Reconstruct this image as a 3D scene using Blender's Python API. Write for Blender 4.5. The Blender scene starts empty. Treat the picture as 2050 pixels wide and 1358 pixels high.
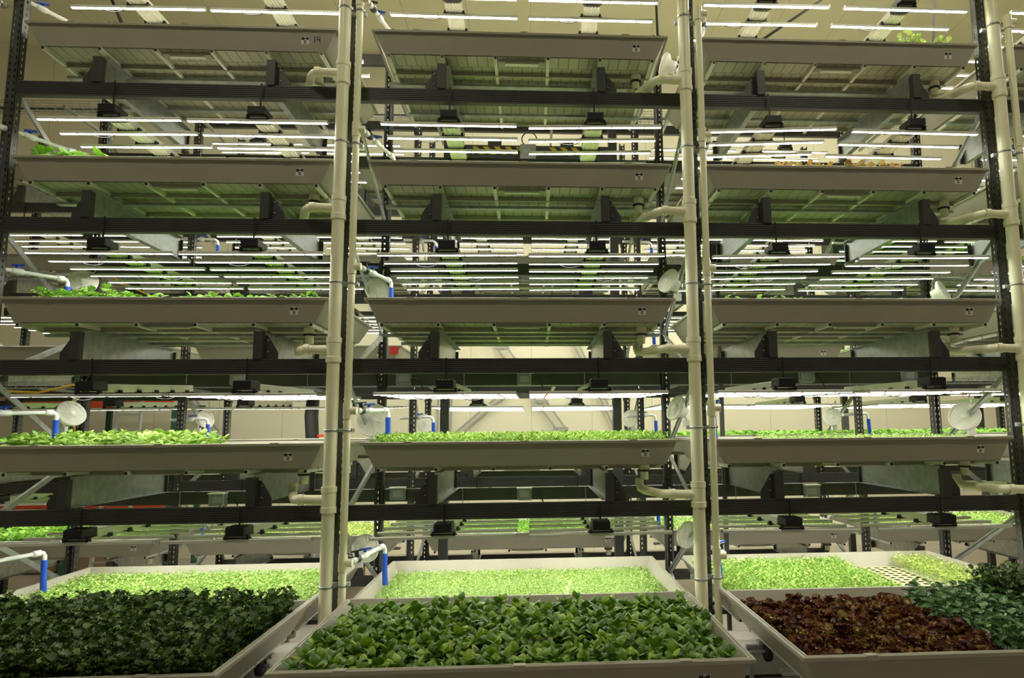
import bpy, math, random
import numpy as np
from mathutils import Vector, Matrix, Quaternion
random.seed(7); RNG = np.random.default_rng(7)
PI = math.pi; R = math.radians
S = bpy.context.scene
COL = S.collection

# ------------------------------------------------------------------ camera, world, exposure
cam = bpy.data.cameras.new('camera'); cam_o = bpy.data.objects.new('camera', cam); COL.objects.link(cam_o)
YAW, PIT, ROL = .0578, .1229, -.0092
sy, cy, sp, cp, sr, cr = math.sin(YAW), math.cos(YAW), math.sin(PIT), math.cos(PIT), math.sin(ROL), math.cos(ROL)
Fw = Vector((sy*cp, cy*cp, sp)); Rt = Vector((cy, -sy, 0)); Up = Rt.cross(Fw)
R2 = Rt*cr + Up*sr; U2 = -Rt*sr + Up*cr
M = Matrix((R2, U2, -Fw)).transposed().to_4x4(); M.translation = Vector((0, -5.29, 2.162))
cam_o.matrix_world = M
cam.sensor_width = 36; cam.lens = 1350/2050*36
cam.shift_x = -(1141.32-1025)/2050; cam.shift_y = (695.39-679)/2050
cam.clip_end = 100
S.camera = cam_o
w = bpy.data.worlds.new('world'); S.world = w; w.use_nodes = True
w.node_tree.nodes['Background'].inputs[0].default_value = (1.0, .95, .78, 1)
w.node_tree.nodes['Background'].inputs[1].default_value = .10
S.view_settings.view_transform = 'Standard'; S.view_settings.look = 'None'
S.view_settings.gamma = 1; S.view_settings.use_curve_mapping = False
S.view_settings.exposure = 0
LED_STRENGTH = 32.0

def area_lamp(name, loc, size, power):
    l = bpy.data.lights.new(name, 'AREA'); l.shape = 'RECTANGLE'; l.size, l.size_y = size
    l.energy = power; l.color = (1, .95, .74)
    o = bpy.data.objects.new(name, l); o.location = loc; COL.objects.link(o)
    return o
area_lamp('aisle_ceiling_light', (-3, -3.8, 8.6), (1.2, .5), 90)
area_lamp('aisle_ceiling_light', (4, -3.8, 8.6), (1.2, .5), 90)
area_lamp('upper_wall_fill_light', (5.5, 3.6, 9.35), (1.5, .5), 230)  # added fill above the frame, brightens upper back wall and ceiling
for x_, p_ in ((-.15, 24), (2.9, 24), (5.9, 24), (-3.1, 12), (-6.4, 3)):
    o_ = area_lamp('back_wall_fill_light', (x_, 4.75, 4.0), (1.6, .08), p_); o_.rotation_euler = (R(80), 0, 0)  # added unseen fill strips behind the trays, brightening the lower back wall
area_lamp('upper_wall_fill_light', (0, 3.6, 9.35), (1.5, .5), 190)  # same added wall fill, centre and left
area_lamp('upper_wall_fill_light', (-6, 3.6, 9.35), (1.5, .5), 30)

# ------------------------------------------------------------------ materials
def mat(name, col, rough=.5, metal=0.0, noise=0, nscale=8, bump=0, spec=.5, emit=None, estr=0):
    m = bpy.data.materials.new(name); m.use_nodes = True
    nt = m.node_tree; b = nt.nodes['Principled BSDF']
    b.inputs['Base Color'].default_value = (*col, 1); b.inputs['Roughness'].default_value = rough
    b.inputs['Metallic'].default_value = metal; b.inputs['Specular IOR Level'].default_value = spec
    if emit: b.inputs['Emission Color'].default_value = (*emit, 1); b.inputs['Emission Strength'].default_value = estr
    if noise or bump:
        tc = nt.nodes.new('ShaderNodeTexCoord'); n = nt.nodes.new('ShaderNodeTexNoise')
        n.inputs['Scale'].default_value = nscale; n.inputs['Detail'].default_value = 5
        nt.links.new(tc.outputs['Object'], n.inputs['Vector'])
        if noise:
            r = nt.nodes.new('ShaderNodeValToRGB')
            r.color_ramp.elements[0].position = .3; r.color_ramp.elements[1].position = .7
            r.color_ramp.elements[0].color = (*[c*(1-noise) for c in col], 1)
            r.color_ramp.elements[1].color = (*[min(1, c*(1+noise)) for c in col], 1)
            nt.links.new(n.outputs['Fac'], r.inputs[0]); nt.links.new(r.outputs[0], b.inputs['Base Color'])
        if bump:
            bp = nt.nodes.new('ShaderNodeBump'); bp.inputs['Strength'].default_value = bump; bp.inputs['Distance'].default_value = .01
            nt.links.new(n.outputs['Fac'], bp.inputs['Height']); nt.links.new(bp.outputs[0], b.inputs['Normal'])
    return m

M_TRAY = mat('tray_plastic', (.375, .355, .27), .42, noise=.05, nscale=3)
M_PVC = mat('cream_pvc', (.96, .94, .66), .33, noise=.03, nscale=5)
M_PVCW = mat('white_pvc', (.85, .86, .84), .3)
M_DARK = mat('charcoal_steel', (.055, .056, .050), .42, noise=.15, nscale=6)
M_GALV = mat('galvanised_steel', (.42, .45, .44), .38, .75, noise=.18, nscale=14)
M_RAILW = mat('white_rail', (.80, .81, .70), .35, .1)
M_BLACK = mat('black_plastic', (.012, .012, .013), .4)
M_BLUE = mat('blue_plastic', (.015, .085, .55), .35)
M_WHITE = mat('white_plastic', (.8, .8, .76), .35)
M_RUBBER = mat('black_rubber', (.015, .015, .015), .6)
M_ALU = mat('aluminium', (.6, .62, .62), .3, .8)
M_ORANGE = mat('orange_steel', (.55, .055, .01), .4, noise=.1)
M_GREENST = mat('green_steel', (.03, .10, .06), .45)
M_YELLOW = mat('yellow_cable', (.75, .5, .02), .4)
M_RED = mat('red_sign', (.75, .03, .015), .5)
M_CARD = mat('cardboard', (.30, .20, .11), .8, noise=.12)
M_LABEL = mat('label_white', (.78, .77, .72), .5)
M_GREYBOX = mat('grey_box', (.35, .36, .36), .4)
M_RAFT = mat('raft_foam', (.78, .78, .60), .7, noise=.06, nscale=20)
M_SOIL = mat('growing_medium', (.02, .018, .01), .9, noise=.3, nscale=60)
M_FAN = mat('fan_plastic', (.93, .92, .86), .4)
_nt = M_FAN.node_tree; _tr = _nt.nodes.new('ShaderNodeBsdfTranslucent'); _tr.inputs[0].default_value = (.95, .94, .86, 1)
_mx = _nt.nodes.new('ShaderNodeMixShader'); _mx.inputs[0].default_value = .45
_nt.links.new(_nt.nodes['Principled BSDF'].outputs[0], _mx.inputs[1]); _nt.links.new(_tr.outputs[0], _mx.inputs[2])
_nt.links.new(_mx.outputs[0], _nt.nodes['Material Output'].inputs['Surface'])
M_FLOOR = mat('floor_concrete', (.46, .42, .35), .35, noise=.1, nscale=1.5)
M_DECK = mat('deck_panel', (.90, .87, .78), .4, noise=.04, nscale=4)

def glass():
    m = bpy.data.materials.new('clear_lid'); m.use_nodes = True
    b = m.node_tree.nodes['Principled BSDF']
    b.inputs['Base Color'].default_value = (.85, .88, .95, 1); b.inputs['Roughness'].default_value = .12
    b.inputs['Transmission Weight'].default_value = .8
    return m
M_CLEAR = glass()

def brickish(name, col, dark, w, h, mortar, rough=.4, metal=0., axis='XY', offset=.5, scale=1.0, contrast=.06):
    """panel pattern built on the Brick node in object space"""
    m = bpy.data.materials.new(name); m.use_nodes = True; nt = m.node_tree; b = nt.nodes['Principled BSDF']
    b.inputs['Roughness'].default_value = rough; b.inputs['Metallic'].default_value = metal
    tc = nt.nodes.new('ShaderNodeTexCoord'); sx = nt.nodes.new('ShaderNodeSeparateXYZ'); cx = nt.nodes.new('ShaderNodeCombineXYZ')
    br = nt.nodes.new('ShaderNodeTexBrick')
    nt.links.new(tc.outputs['Object'], sx.inputs[0])
    nt.links.new(sx.outputs[axis[0]], cx.inputs['X']); nt.links.new(sx.outputs[axis[1]], cx.inputs['Y'])
    nt.links.new(cx.outputs[0], br.inputs['Vector'])
    br.inputs['Color1'].default_value = (*col, 1)
    br.inputs['Color2'].default_value = (*[c*(1-contrast) for c in col], 1)
    br.inputs['Mortar'].default_value = (*dark, 1); br.inputs['Scale'].default_value = scale
    br.inputs['Brick Width'].default_value = w; br.inputs['Row Height'].default_value = h
    br.inputs['Mortar Size'].default_value = mortar; br.offset = offset
    nt.links.new(br.outputs[0], b.inputs['Base Color'])
    return m
M_UNDER = brickish('slatted_underside', (.50, .50, .37), (.16, .16, .11), .085, .21, .0035, .32, .35, 'XY', .37, contrast=.12)  # base tinted yellow-green, standing in for light bounced up off the crops
M_WALL = brickish('insulated_wall_panel', (.80, .76, .60), (.56, .53, .42), 1.12, 40, .006, .45, 0, 'XZ', 0, contrast=.01)
M_WALLS = brickish('insulated_side_panel', (.80, .76, .60), (.56, .53, .42), 1.12, 40, .006, .45, 0, 'YZ', 0, contrast=.01)
M_CEIL = brickish('ceiling_panel', (.84, .82, .62), (.62, .60, .46), 1.12, 40, .008, .5, 0, 'XY', 0, contrast=.01)

def hazard():
    m = bpy.data.materials.new('hazard_stripes'); m.use_nodes = True; nt = m.node_tree; b = nt.nodes['Principled BSDF']
    tc = nt.nodes.new('ShaderNodeTexCoord'); sx = nt.nodes.new('ShaderNodeSeparateXYZ')
    a = nt.nodes.new('ShaderNodeMath'); a.operation = 'ADD'; d = nt.nodes.new('ShaderNodeMath'); d.operation = 'MULTIPLY'; d.inputs[1].default_value = 7.5
    f = nt.nodes.new('ShaderNodeMath'); f.operation = 'FRACT'; g = nt.nodes.new('ShaderNodeMath'); g.operation = 'GREATER_THAN'; g.inputs[1].default_value = .5
    mx = nt.nodes.new('ShaderNodeMix'); mx.data_type = 'RGBA'
    mx.inputs[6].default_value = (.02, .02, .02, 1); mx.inputs[7].default_value = (.62, .45, .02, 1)
    L = nt.links.new
    L(tc.outputs['Object'], sx.inputs[0]); L(sx.outputs['X'], a.inputs[0]); L(sx.outputs['Z'], a.inputs[1]); L(a.outputs[0], d.inputs[0])
    L(d.outputs[0], f.inputs[0]); L(f.outputs[0], g.inputs[0]); L(g.outputs[0], mx.inputs[0]); L(mx.outputs[2], b.inputs['Base Color'])
    return m
M_HAZ = hazard()
M_TIE = mat('dark_painted_tie', (.012, .012, .01), .95, spec=.1)
M_PLUG = mat('plug_sheet_foam', (.60, .58, .27), .7, noise=.05, nscale=20)

def led_mat(name, strength):
    """white diodes with a red one at every fifth of the bar"""
    m = bpy.data.materials.new(name); m.use_nodes = True; nt = m.node_tree; nt.nodes.clear()
    out = nt.nodes.new('ShaderNodeOutputMaterial'); e = nt.nodes.new('ShaderNodeEmission')
    tc = nt.nodes.new('ShaderNodeTexCoord'); sx = nt.nodes.new('ShaderNodeSeparateXYZ')
    d = nt.nodes.new('ShaderNodeMath'); d.operation = 'DIVIDE'; d.inputs[1].default_value = .27
    f = nt.nodes.new('ShaderNodeMath'); f.operation = 'FRACT'; g = nt.nodes.new('ShaderNodeMath'); g.operation = 'COMPARE'
    g.inputs[1].default_value = .5; g.inputs[2].default_value = .032
    mx = nt.nodes.new('ShaderNodeMix'); mx.data_type = 'RGBA'
    mx.inputs[6].default_value = (1.0, 1.0, .90, 1); mx.inputs[7].default_value = (1, .30, .20, 1)
    st = nt.nodes.new('ShaderNodeMath'); st.operation = 'MULTIPLY_ADD'; st.inputs[1].default_value = -strength*.90; st.inputs[2].default_value = strength
    L = nt.links.new
    L(tc.outputs['Object'], sx.inputs[0]); L(sx.outputs['X'], d.inputs[0]); L(d.outputs[0], f.inputs[0]); L(f.outputs[0], g.inputs[0])
    L(g.outputs[0], mx.inputs[0]); L(mx.outputs[2], e.inputs['Color']); L(g.outputs[0], st.inputs[0]); L(st.outputs[0], e.inputs['Strength'])
    L(e.outputs[0], out.inputs['Surface'])
    return m
M_LED = led_mat('led_strip', LED_STRENGTH)
M_LEDOFF = mat('led_strip_unlit', (.78, .76, .62), .4)

def leaf_mat(name, stops, rough=.45, trans=.25):
    m = bpy.data.materials.new(name); m.use_nodes = True; nt = m.node_tree; b = nt.nodes['Principled BSDF']
    g = nt.nodes.new('ShaderNodeNewGeometry'); r = nt.nodes.new('ShaderNodeValToRGB')
    el = r.color_ramp.elements
    while len(el) < len(stops): el.new(.5)
    for i, (p, c) in enumerate(stops): el[i].position = p; el[i].color = (*c, 1)
    t = nt.nodes.new('ShaderNodeBsdfTranslucent'); mx = nt.nodes.new('ShaderNodeMixShader'); mx.inputs[0].default_value = trans
    L = nt.links.new
    L(g.outputs['Random Per Island'], r.inputs[0]); L(r.outputs[0], b.inputs['Base Color']); L(r.outputs[0], t.inputs['Color'])
    L(b.outputs[0], mx.inputs[1]); L(t.outputs[0], mx.inputs[2]); L(mx.outputs[0], nt.nodes['Material Output'].inputs['Surface'])
    b.inputs['Roughness'].default_value = rough
    return m
M_KALE = leaf_mat('dark_kale_leaf', [(0, (.035, .075, .010)), (.6, (.07, .14, .018)), (1, (.17, .27, .05))], .36, .15)
M_BASIL = leaf_mat('round_green_leaf', [(0, (.07, .16, .014)), (.5, (.13, .26, .02)), (.8, (.22, .40, .03)), (1, (.36, .52, .04))], .30, .22)
M_RLET = leaf_mat('red_lettuce_leaf', [(0, (.06, .014, .012)), (.35, (.13, .028, .018)), (.6, (.26, .09, .02)), (.85, (.34, .17, .03)), (1, (.36, .30, .05))], .3, .15)
M_PEPPER = leaf_mat('pointed_green_leaf', [(0, (.045, .12, .028)), (.6, (.09, .21, .05)), (1, (.20, .34, .13))], .27, .15)
M_SEED = leaf_mat('seedling_leaf', [(0, (.20, .42, .05)), (.5, (.38, .58, .12)), (1, (.62, .72, .26))], .5, .25)
M_BRIGHT = leaf_mat('bright_green_leaf', [(0, (.14, .38, .02)), (.6, (.25, .52, .04)), (1, (.45, .68, .12))], .45, .3)
M_GSEED = leaf_mat('green_seedling_leaf', [(0, (.18, .40, .03)), (.5, (.34, .54, .08)), (1, (.60, .74, .24))], .5, .25)
M_YEL = leaf_mat('yellow_green_leaf', [(0, (.36, .52, .10)), (1, (.62, .70, .22))], .5, .3)
M_OLET = leaf_mat('orange_lettuce_leaf', [(0, (.45, .25, .06)), (.6, (.60, .42, .12)), (1, (.35, .5, .1))], .5, .3)

# ------------------------------------------------------------------ mesh helpers
class MB:
    def __init__(s): s.v = []; s.f = []; s.m = []; s.mats = []; s.sm = []
    def mi(s, m):
        if m not in s.mats: s.mats.append(m)
        return s.mats.index(m)
    def add(s, vs, fs, m, smooth=False):
        o = len(s.v); s.v += [tuple(v) for v in vs]; k = s.mi(m)
        for f in fs: s.f.append([i+o for i in f]); s.m.append(k); s.sm.append(smooth)
        return s
    def box(s, a, b, m):
        x0, y0, z0 = a; x1, y1, z1 = b
        vs = [(x0,y0,z0),(x1,y0,z0),(x1,y1,z0),(x0,y1,z0),(x0,y0,z1),(x1,y0,z1),(x1,y1,z1),(x0,y1,z1)]
        return s.add(vs, [(0,3,2,1),(4,5,6,7),(0,1,5,4),(1,2,6,5),(2,3,7,6),(3,0,4,7)], m)
    def prism(s, poly, axis, a, b, m):
        """poly of 2-D points extruded along axis from a to b"""
        n = len(poly); vs = []
        for t in (a, b):
            for p, q in poly:
                vs.append({'x': (t, p, q), 'y': (p, t, q), 'z': (p, q, t)}[axis])
        fs = [tuple(range(n))[::-1], tuple(range(n, 2*n))] + [(i, (i+1) % n, n+(i+1) % n, n+i) for i in range(n)]
        return s.add(vs, fs, m)
    def tube(s, pts, r, m, n=10, caps=True, smooth=True):
        pts = [Vector(p) for p in pts]; k = len(pts); rs = r if isinstance(r, (list, tuple)) else [r]*k
        vs = []; up = None
        for i, p in enumerate(pts):
            t = (pts[min(i+1, k-1)] - pts[max(i-1, 0)]).normalized()
            if up is None:
                up = Vector((0, 0, 1)) if abs(t.z) < .9 else Vector((1, 0, 0))
            u = (up - t*up.dot(t)).normalized(); up = u; v = t.cross(u)
            for j in range(n):
                a = 2*PI*j/n; vs.append(p + (u*math.cos(a) + v*math.sin(a))*rs[i])
        fs = [(i*n+j, i*n+(j+1) % n, (i+1)*n+(j+1) % n, (i+1)*n+j) for i in range(k-1) for j in range(n)]
        s.add(vs, fs, m, smooth)
        if caps: s.add(vs, [tuple(range(n))[::-1], tuple(range((k-1)*n, k*n))], m)
        return s
    def lathe(s, prof, origin, axis, m, n=24, sharp=False):
        if sharp:
            for k in range(len(prof)-1): s.lathe(prof[k:k+2], origin, axis, m, n)
            return s
        """prof = (radius, distance along axis) pairs"""
        ax = Vector(axis).normalized(); u = ax.orthogonal().normalized(); v = ax.cross(u); o = Vector(origin); vs = []
        for r_, h in prof:
            for j in range(n):
                a = 2*PI*j/n; vs.append(o + ax*h + (u*math.cos(a)+v*math.sin(a))*r_)
        fs = [(i*n+j, i*n+(j+1) % n, (i+1)*n+(j+1) % n, (i+1)*n+j) for i in range(len(prof)-1) for j in range(n)]
        return s.add(vs, fs, m, True)
    def bar(s, a, b, w, h, m):
        """square bar between two points"""
        a = Vector(a); b = Vector(b); t = (b-a).normalized(); up = Vector((0, 0, 1)) if abs(t.z) < .95 else Vector((0, 1, 0))
        u = t.cross(up).normalized()*w/2; v = u.cross(t).normalized()*h/2
        vs = [a-u-v, a+u-v, a+u+v, a-u+v, b-u-v, b+u-v, b+u+v, b-u+v]
        return s.add(vs, [(0,3,2,1),(4,5,6,7),(0,1,5,4),(1,2,6,5),(2,3,7,6),(3,0,4,7)], m)
    def build(s, name, parent=None, loc=None, bevel=0):
        me = bpy.data.meshes.new(name); me.from_pydata(s.v, [], s.f)
        for m in s.mats: me.materials.append(m)
        me.polygons.foreach_set('material_index', s.m); me.polygons.foreach_set('use_smooth', s.sm); me.update()
        o = bpy.data.objects.new(name, me); COL.objects.link(o)
        if parent: o.parent = parent
        if loc: o.location = loc
        if bevel:
            b = o.modifiers.new('bevel', 'BEVEL'); b.width = bevel; b.segments = 2; b.limit_method = 'ANGLE'
        return o

def tag(o, label, cat, group=None, kind=None):
    if label: o['label'] = label
    if cat: o['category'] = cat
    if group: o['group'] = group
    if kind: o['kind'] = kind
    return o
def thing(name, label, cat, loc=(0, 0, 0), group=None):
    o = bpy.data.objects.new(name, None); COL.objects.link(o); o.location = loc; o.empty_display_size = .1
    return tag(o, label, cat, group)
def kids(o): return [c for c in COL.objects if c.parent == o]
KIDS = {}
def register(o):
    KIDS[o.name] = [(c, [(g, []) for g in kids(c)]) for c in kids(o)]
def dup(root, loc, label, group=None, name=None, rot=None, skip=()):
    r = root.copy(); COL.objects.link(r); r.location = loc
    if rot: r.rotation_euler = rot
    r['label'] = label
    if group: r['group'] = group
    for c, gs in KIDS[root.name]:
        if c.name.split('.')[0] in skip: continue
        d = c.copy(); COL.objects.link(d); d.parent = r
        for g, _ in gs:
            e = g.copy(); COL.objects.link(e); e.parent = d
    return r
def structure(o): o['kind'] = 'structure'; return o

# ------------------------------------------------------------------ layout
BT = {l: .5 + 1.115*(l-1) for l in range(1, 7)}          # beam tops
XF = [-4.113, -1.459, 1.342, 3.932, 6.62]                # front uprights, front row
XR = [-4.268, -1.462, 1.342, 4.13, 6.90]                 # rear uprights, front row
X2 = [-6.86, -4.135, -1.43, 1.34, 4.09, 6.80]            # back row
DEP = 1.46; Y2 = 2.95; Y2R = 4.22
TX = [-2.785, -.075, 2.623, 5.31]                        # tray centres, front row
T2 = [-5.5, -2.785, -.05, 2.70, 5.45]
BAY = ['left bay', 'middle bay', 'right bay', 'cut-off fourth bay']
BAY2 = ['outer left bay', 'left bay', 'middle bay', 'right bay', 'outer right bay']
LEV = {1: 'lowest shelf', 2: 'second shelf', 3: 'third shelf', 4: 'fourth shelf', 5: 'topmost tray shelf', 6: 'level above all trays'}

# ------------------------------------------------------------------ setting
structure(MB().box((-12, -8, -.1), (12, 7.4, 0), M_FLOOR).build('floor'))
structure(MB().box((-12, 7.2, 0), (12, 7.4, 9.5), M_WALL).build('wall_back'))
structure(MB().box((-12.2, -8, 0), (-12, 7.4, 9.5), M_WALLS).build('wall_left'))
structure(MB().box((12, -8, 0), (12.2, 7.4, 9.5), M_WALLS).build('wall_right'))
structure(MB().box((-12.2, -8, 9.5), (12.2, 7.4, 9.7), M_CEIL).build('ceiling'))

# ------------------------------------------------------------------ rack frames
def perforated(h):
    """C-shaped steel post with two columns of slots on its face and one on each side"""
    mb = MB(); w = .039; d = .07; p = .055; hz = .026
    cols = [(-w, -.027, 0), (-.027, -.015, 1), (-.015, .015, 0), (.015, .027, 1), (.027, w, 0)]
    def strip(f, cols):
        vs, fs = [], []
        def q(a, b, z0, z1):
            n = len(vs); vs.extend([f(a, z0), f(b, z0), f(b, z1), f(a, z1)]); fs.append((n, n+1, n+2, n+3))
        z = 0
        while z < h-.001:
            z1 = min(z+p, h)
            for a, b, hole in cols:
                if hole and z1-z > hz+.01:
                    q(a, b, z, z1-hz)
                else: q(a, b, z, z1)
            z = z1
        mb.add(vs, fs, M_DARK)
    strip(lambda a, z: (a, 0, z), cols)
    strip(lambda a, z: (w, a, z), [(0, .03, 0), (.03, .045, 1), (.045, d, 0)])
    strip(lambda a, z: (-w, d-a, z), [(0, .025, 0), (.025, .04, 1), (.04, d, 0)])
    mb.add([(w, d, 0), (w-.018, d, 0), (w-.018, d, h), (w, d, h)], [(0, 1, 2, 3)], M_DARK)
    mb.add([(-w, d, 0), (-w+.018, d, 0), (-w+.018, d, h), (-w, d, h)], [(3, 2, 1, 0)], M_DARK)
    return mb
HF = 6.35
post_proto = perforated(HF)
POST = None
def frame(xf, xr, yf, yr, label, h=HF):
    global POST
    t = thing('rack_upright_frame', label, 'rack frame', (xf, yf, 0), 'upright frames of the growing racks')
    for i, (x, y, rz) in enumerate(((0, 0, 0), (xr-xf, yr-yf, PI))):
        if POST is None:
            o = post_proto.build('post', t); POST = o
            sm = o.modifiers.new('thick', 'SOLIDIFY'); sm.thickness = .003
        else:
            o = POST.copy(); COL.objects.link(o); o.parent = t
        o.location = (x, y, 0); o.rotation_euler = (0, 0, rz)
        fp = MB().box((-.07, -.05, 0), (.07, .1, .012), M_DARK).build('foot_plate', t); fp.location = (x, y if i == 0 else y-.07, 0)
    dx = (xr-xf); dy = (yr-yf)
    k = 0
    while 1.45+1.15*(k+1) < 6.5 or k < 1:
        z0 = .30+1.15*k; z1 = z0+.5; z2 = z0+1.15
        a = (dx*.04, .07, z0); b = (dx*.96, dy-.07, z1); c = (dx*.04, .07, z2)
        MB().bar(a, b, .014, .045, M_GALV).bar((a[0]-.014, a[1], a[2]+.016), (b[0]-.014, b[1], b[2]+.016), .014, .01, M_GALV).build('brace', t)
        MB().bar(b, c, .014, .045, M_GALV).bar((b[0]-.014, b[1], b[2]+.016), (c[0]-.014, c[1], c[2]+.016), .014, .01, M_GALV).build('brace', t)
        k += 1
        if k > 4: break
    return t
FLAB = ['front rack frame at the left edge of the photo, bare black post full of slots',
        'front rack frame between left and middle bays, its post behind the two cream pipes',
        'front rack frame between middle and right bays, its post behind the two cream pipes',
        'front rack frame at the right end beside the cream drain pipe with shiny brackets']
for i in range(4): frame(XF[i], XR[i], 0, DEP, FLAB[i])
FL2 = ['back row rack frame farthest to the left', 'back row rack frame seen behind the left bay', 'back row rack frame seen just right of the first cream pipes',
       'back row rack frame seen just left of the second cream pipes', 'back row rack frame seen behind the right bay', 'back row rack frame farthest to the right']
for i in range(6): frame(X2[i], X2[i], Y2, Y2R, FL2[i])

def beam_mb(L):
    hb = .117
    prof = [(0, -hb), (.05, -hb), (.05, 0), (0, 0)]
    z = 0; pts = []
    for k in range(6):                                   # shallow ribs on the face
        z0 = -.012 - k*.0165
        pts += [(0, z0), (.004, z0-.003), (.004, z0-.006), (0, z0-.009)]
    poly = [(.05, -hb), (.05, 0), (0, 0)] + pts + [(0, -hb)]
    mb = MB().prism(poly, 'x', 0, L, M_DARK)
    return mb
def beam(x0, x1, y, z, label, flip=False, grp='beams'):
    a, b = x0+.042, x1-.042; L = b-a
    t = thing('shelf_beam', label, 'beam', (a if not flip else b, y, z), grp)
    if flip: t.rotation_euler = (0, 0, PI)
    key = round(L, 3)
    for nm, mk in (('channel', lambda: beam_mb(L)), ('end_plate', None), ('end_plate', None)):
        if nm == 'channel':
            if key in BEAMS: o = BEAMS[key].copy(); COL.objects.link(o); o.parent = t
            else: o = mk().build(nm, t); BEAMS[key] = o
        else:
            break
    for xx in (0, L-.006):
        if 'ep' in BEAMS: o = BEAMS['ep'].copy(); COL.objects.link(o); o.parent = t
        else:
            o = MB().box((0, -.002, -.16), (.006, .05, .03), M_DARK).build('end_plate', t); BEAMS['ep'] = o
        o.location = (xx, 0, 0)
    return t
BEAMS = {}
for i in range(4):
    for l in range(1, 7):
        if i == 3 and l in (1, 6): continue
        beam(XF[i], XF[i+1], 0, BT[l], f'dark ribbed front beam of the {LEV[l]}, {BAY[i]}', grp='front beams')
        if i < 3: beam(XR[i], XR[i+1], DEP, BT[l], f'dark rear beam of the {LEV[l]}, {BAY[i]}, front rack row', True, 'rear beams of the front row')
for i in range(5):
    for l in range(1, 7):
        if i in (0, 4) and l in (1, 6): continue
        beam(X2[i], X2[i+1], Y2, BT[l], f'back row near beam of the {LEV[l]}, {BAY2[i]}', grp='front beams of the back row')
        if l < 6: beam(X2[i], X2[i+1], Y2R, BT[l], f'back row far beam of the {LEV[l]}, {BAY2[i]}', True, 'far beams of the back row')

# ------------------------------------------------------------------ growing tray
TH, TD, RH = 1.22, 1.465, .19                            # half width, depth, height
def tray_basin():
    mb = MB()
    def ring(hw, y0, y1, z): return [(-hw, y0, z), (hw, y0, z), (hw, y1, z), (-hw, y1, z)]
    levels = [ring(1.12, .035, TD-.13, 0),               # outer bottom
              ring(1.20, .012, TD-.012, RH-.022),        # outer wall top
              ring(1.22, -.006, TD+.006, RH-.022),       # lip underside
              ring(1.22, -.006, TD+.006, RH-.004),
              ring(1.215, 0, TD, RH), ring(1.205, .008, TD-.008, RH), ring(1.203, .010, TD-.010, RH-.006), ring(1.199, .014, TD-.014, RH-.006),
              ring(1.197, .016, TD-.016, RH), ring(1.187, .026, TD-.026, RH),
              ring(1.11, .05, TD-.145, .012)]
    vs = [v for r_ in levels for v in r_]
    fs = [(3, 2, 1, 0)]
    for k in range(len(levels)-1):
        for j in range(4): fs.append((k*4+j, k*4+(j+1) % 4, (k+1)*4+(j+1) % 4, (k+1)*4+j))
    n = len(levels)-1; fs.append((n*4, n*4+1, n*4+2, n*4+3))
    mb.add(vs, fs, M_TRAY)
    for x in (-.86, .86, 0.02):                          # joint sleeves on the lip and faint moulded seams
        mb.box((x-.03, -.009, RH-.024), (x+.03, .03, RH+.003), M_TRAY)
    return mb
def make_tray(loc, label):
    t = thing('growing_tray', label, 'tray', loc, 'growing trays')
    tray_basin().build('basin', t)
    MB().box((-1.10, .045, -.006), (1.10, TD-.15, -.002), M_UNDER).build('slatted_underside', t)
    st = MB().box((-.031, -.0012, -.029), (.031, .004, .029), M_LABEL)
    for a, b, c, d in ((-.029, -.006, .004, .026), (.010, .028, .006, .026), (-.006, .010, .012, .020), (-.009, .009, -.022, .002)):
        st.box((a, -.002, c), (b, -.0012, d), M_BLACK)
    st.box((-.004, -.0026, -.015), (.004, -.002, -.004), M_LABEL)
    o = st.build('sticker', t, (.955, .0225, .087)); o.rotation_euler = (R(7.8), 0, 0); o['label'] = 'small white sticker with black marks'
    for k in range(6):
        x = -1.085 + k*.434
        MB().box((x-.013, .028, -.034), (x+.013, TD-.14, -.006), M_RAILW).box((x-.010, .024, -.032), (x+.010, .029, -.010), M_BLACK).build('support_tube', t)
    for y, h, wd, xx in ((.30, .012, .022, 1.1), (.47, .05, .06, 1.17), (.80, .012, .022, 1.1), (1.02, .05, .05, 1.12), (1.24, .012, .022, 1.1)):
        MB().box((-xx, y-wd/2, -.034-h*.4), (xx, y+wd/2, -.008 if h < .03 else -.03), M_TRAY if h < .03 else M_GALV).build('cross_rail', t)
    MB().box((-.19, .07, -.030), (.19, .135, -.0062), M_TRAY).box((-.14, .085, -.040), (.14, .12, -.029), M_RAILW).build('pull_handle', t)
    d = MB().lathe([(.045, 0), (.045, -.05), (.032, -.052), (.032, -.13)], (.99, .30, -.006), (0, 0, 1), M_PVC, 16)
    d.lathe([(.050, -.058), (.050, -.070), (.034, -.071)], (.99, .30, 0), (0, 0, 1), M_BLACK, 16)
    d.build('drain_fitting', t)
    return t
tray0 = make_tray((TX[1], -.065, BT[5]+.282), 'x'); register(tray0)
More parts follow.
